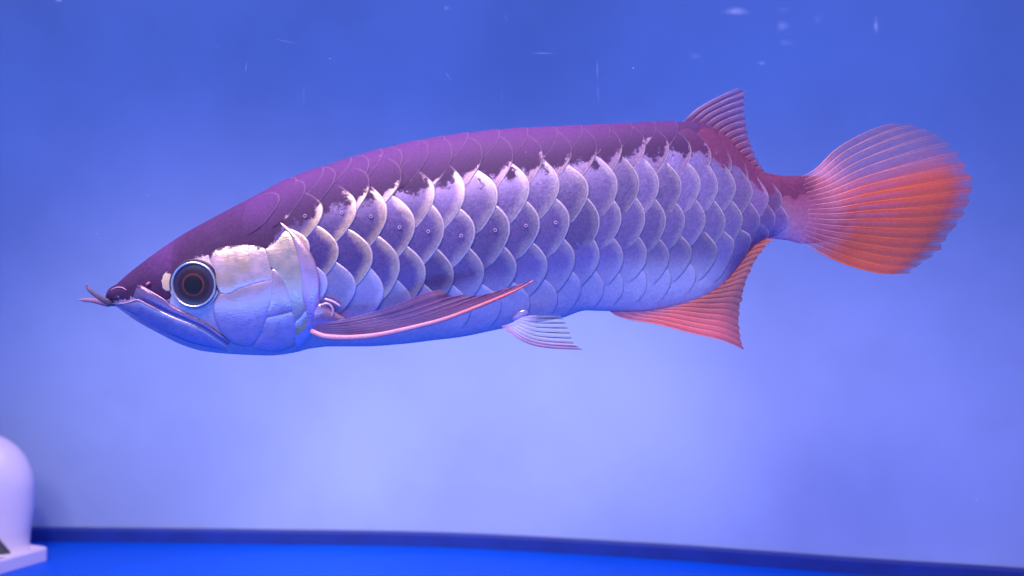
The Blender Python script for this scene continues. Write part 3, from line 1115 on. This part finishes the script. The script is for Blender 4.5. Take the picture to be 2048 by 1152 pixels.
prof = [(R * 1.0, 27), (R * 0.93, 36), (R * 0.90, 54), (R * 0.92, 90), (R * 0.985, 170), (R * 1.0, 235)]
for a in np.linspace(0, math.pi / 2, 18)[1:]:
    prof.append((max(R * math.cos(a), 0.5), 235 + R * 1.04 * math.sin(a)))
V = []
for i in range(72):
    a = 2 * math.pi * i / 72
    for r, h in prof:
        V.append((r * math.cos(a), 0.55 * r * math.sin(a), h))
pobj('dome', V, grid_faces(72, len(prof), close_u=True), M_WHITE)


def rounded_rect(hx, hy, r, n=6):
    pts = []
    for cx, cy, a0 in ((hx - r, hy - r, 0), (-hx + r, hy - r, 90), (-hx + r, -hy + r, 180), (hx - r, -hy + r, 270)):
        for i in range(n + 1):
            a = math.radians(a0 + 90 * i / n)
            pts.append((cx + r * math.cos(a), cy + r * math.sin(a)))
    return np.array(pts)


d1, d2 = np.array((-0.40, -0.915)), np.array((-0.915, 0.40))      # tray edges: towards the camera, and away to the left
corner = np.array((-1520.0, 1392.0)) - np.array((pcx, pcy))
TC = corner + d1 * 260 + d2 * 200
Rm = np.array(((-d2[0], -d1[0]), (-d2[1], -d1[1])))
lev = [(1.0, 0.5), (1.0, 38), (0.993, 42), (0.985, 44), (0.955, 44), (0.945, 41), (0.94, 26), (0.0, 26)]
V = []
rr_ = rounded_rect(200, 260, 16)
m = len(rr_)
for s, h in lev[:-1]:
    for p in rr_:
        q = Rm @ (p - np.sign(p) * (1 - s) * 330) + TC
        V.append((q[0], q[1], h))
faces = []
for l in range(len(lev) - 2):
    for j in range(m):
        faces.append((l * m + j, l * m + (j + 1) % m, (l + 1) * m + (j + 1) % m, (l + 1) * m + j))
faces.append(tuple((len(lev) - 2) * m + j for j in range(m)))
pobj('tray', V, faces, M_WHITE, smooth=False)
# film of grime left in the tray
V = []
for i in range(28):
    a = 2 * math.pi * i / 28
    for q in (0.02, 0.55, 1.0):
        rr2 = q * (1 + 0.22 * math.sin(3 * a) + 0.15 * math.sin(7 * a + 1))
        p = Rm @ np.array((150 + 26 * rr2 * math.cos(a), 90 + 120 * rr2 * math.sin(a))) + TC
        V.append((p[0], p[1], 27.2))
pobj('grime_film', V, grid_faces(28, 3, close_u=True), M_GRIME_SHADE)
# dark panel low on the dome, painting the shade inside an opening
V = []
for a in np.linspace(-115, -40, 18):
    top = float(np.interp(a, [-115, -64, -40], [150, 118, 42]))
    for h in np.linspace(34, top, 5):
        r = R * float(np.interp(h, [27, 36, 54, 90, 170], [1.0, 0.93, 0.90, 0.92, 0.985])) + 1.0
        V.append((r * math.cos(math.radians(a)), 0.55 * r * math.sin(math.radians(a)) - 0.6, h))
pobj('opening_shade', V, grid_faces(18, 5), M_GRIME_SHADE)

# ------------------------------------------------------------------ front glass with scratches and painted reflections, drifting specks
gy = -420.0
mg = bpy.data.materials.new('clear_glass')
mg.use_nodes = True
nt = mg.node_tree
nt.nodes.remove(nt.nodes['Principled BSDF'])
tp = nt.nodes.new('ShaderNodeBsdfTransparent')
tp.inputs[0].default_value = (0.99, 0.99, 0.99, 1)
nt.links.new(tp.outputs[0], nt.nodes['Material Output'].inputs['Surface'])
gx = 2600
V = [W(x, y, z) for x in (-gx, gx) for y in (gy, gy + 20) for z in (FLOOR + 1, 1200)]
pane = mesh_obj('glass_pane', V, [(0, 1, 3, 2), (4, 6, 7, 5), (0, 4, 5, 1), (2, 3, 7, 6), (0, 2, 6, 4), (1, 5, 7, 3)], mg, smooth=False)
tag(pane, 'clear front pane of the tank', kind='structure')


def mark_mat(name, col, op):
    m = bpy.data.materials.new(name)
    m.use_nodes = True
    nt = m.node_tree
    b = nt.nodes['Principled BSDF']
    b.inputs['Base Color'].default_value = (*col, 1)
    b.inputs['Roughness'].default_value = 0.6
    n1 = noise(nt, 160, 4, 0.6)
    fa = attr(nt, 'fade').outputs['Fac']
    tp = nt.nodes.new('ShaderNodeBsdfTransparent')
    mx = nt.nodes.new('ShaderNodeMixShader')
    f = math_n(nt, 'MULTIPLY', math_n(nt, 'MULTIPLY', fa, maprange(nt, n1.outputs['Fac'], 0.3, 0.7, 0.25, 1.0)), op)
    nt.links.new(f, mx.inputs[0])
    nt.links.new(tp.outputs[0], mx.inputs[1])
    nt.links.new(b.outputs[0], mx.inputs[2])
    nt.links.new(mx.outputs[0], nt.nodes['Material Output'].inputs['Surface'])
    return m


M_SCR = mark_mat('scratch', (0.6, 0.7, 1.0), 0.17)
M_REFL = mark_mat('reflection_mark', (0.6, 0.7, 1.0), 0.28)  # pale marks painting faint reflections on the pane
kg = (F + gy - 1.5) / F


def gpt(px, py):
    return W((px - 1024) * kg, gy - 1.5, (576 - py) * kg)


for x0, y0, x1, y1, w in ((1195, 118, 1195, 160, 1.0), (1196, 168, 1197, 210, 0.8), (550, 78, 594, 87, 0.9), (890, 140, 904, 166, 0.8), (1003, 176, 1004, 202, 0.9), (1010, 30, 1014, 42, 0.9),
                          (1058, 105, 1110, 107, 0.8), (494, 122, 490, 148, 0.7), (608, 170, 608, 205, 0.6), (1180, 320, 1202, 358, 0.6), (1284, 352, 1300, 378, 0.5)):
    a, b = np.array((x0, y0)), np.array((x1, y1))
    d = (b - a) / np.linalg.norm(b - a)
    nn = np.array((-d[1], d[0])) * w
    V, Fd = [], []
    for i, s in enumerate(np.linspace(0, 1, 7)):
        c = a + (b - a) * s + nn * 0.5 * math.sin(5 * s)
        for q in (-1, 1):
            V.append(gpt(*(c + nn * q * math.sin(math.pi * (0.1 + 0.8 * s)))))
            Fd.append(0.25 + 0.75 * math.sin(math.pi * s))
    mesh_obj('scratch', V, grid_faces(7, 2), M_SCR, pane, attrs={'fade': Fd})
for cx, cy, rx, ry, st in ((1470, 23, 34, 10, 1.0), (1566, 52, 17, 13, 0.55), (1572, 86, 18, 9, 0.55), (1752, 50, 6, 22, 0.9), (1524, 126, 10, 5, 0.9), (1390, 112, 16, 8, 0.3), (1568, 20, 16, 10, 0.35),
                           (1636, 38, 12, 12, 0.25), (893, 16, 8, 6, 0.6), (118, 0, 9, 5, 1.3), (1953, 999, 6, 4, 1.3)):
    V, Fd = [], []
    for i in range(20):
        a = 2 * math.pi * i / 20
        for s in (0.02, 0.3, 0.6, 0.85, 1.0):
            r = s * (1 + 0.12 * math.sin(3 * a + cx))
            V.append(gpt(cx + rx * r * math.cos(a), cy + ry * r * math.sin(a)))
            Fd.append(st * max(0, 1 - s) ** 1.3 * 0.8)
    mesh_obj('reflection_mark', V, grid_faces(20, 5, close_u=True), M_REFL, pane, attrs={'fade': Fd})

# drifting specks in the water
V, Fc = [], []
for _ in range(32):
    Y = rng.uniform(-330, 500)
    c = pix(rng.uniform(20, 2030), rng.uniform(10, 1000) ** 1.0, Y)
    r = rng.uniform(0.4, 0.9) * (1.5 if rng.random() < 0.1 else 1)
    b0 = len(V)
    for dx, dy, dz in ((1, 0, 0), (-1, 0, 0), (0, 1, 0), (0, -1, 0), (0, 0, 1), (0, 0, -1)):
        V.append(W(c[0] + dx * r, c[1] + dy * r, c[2] + dz * r * rng.uniform(0.8, 1.8)))
    for f in ((0, 2, 4), (2, 1, 4), (1, 3, 4), (3, 0, 4), (2, 0, 5), (1, 2, 5), (3, 1, 5), (0, 3, 5)):
        Fc.append(tuple(b0 + q for q in f))
sp = mesh_obj('specks', V, Fc, plain_mat('speck', (0.6, 0.65, 0.8), 0.6), smooth=False)
tag(sp, 'tiny pale specks drifting in the water', kind='stuff')
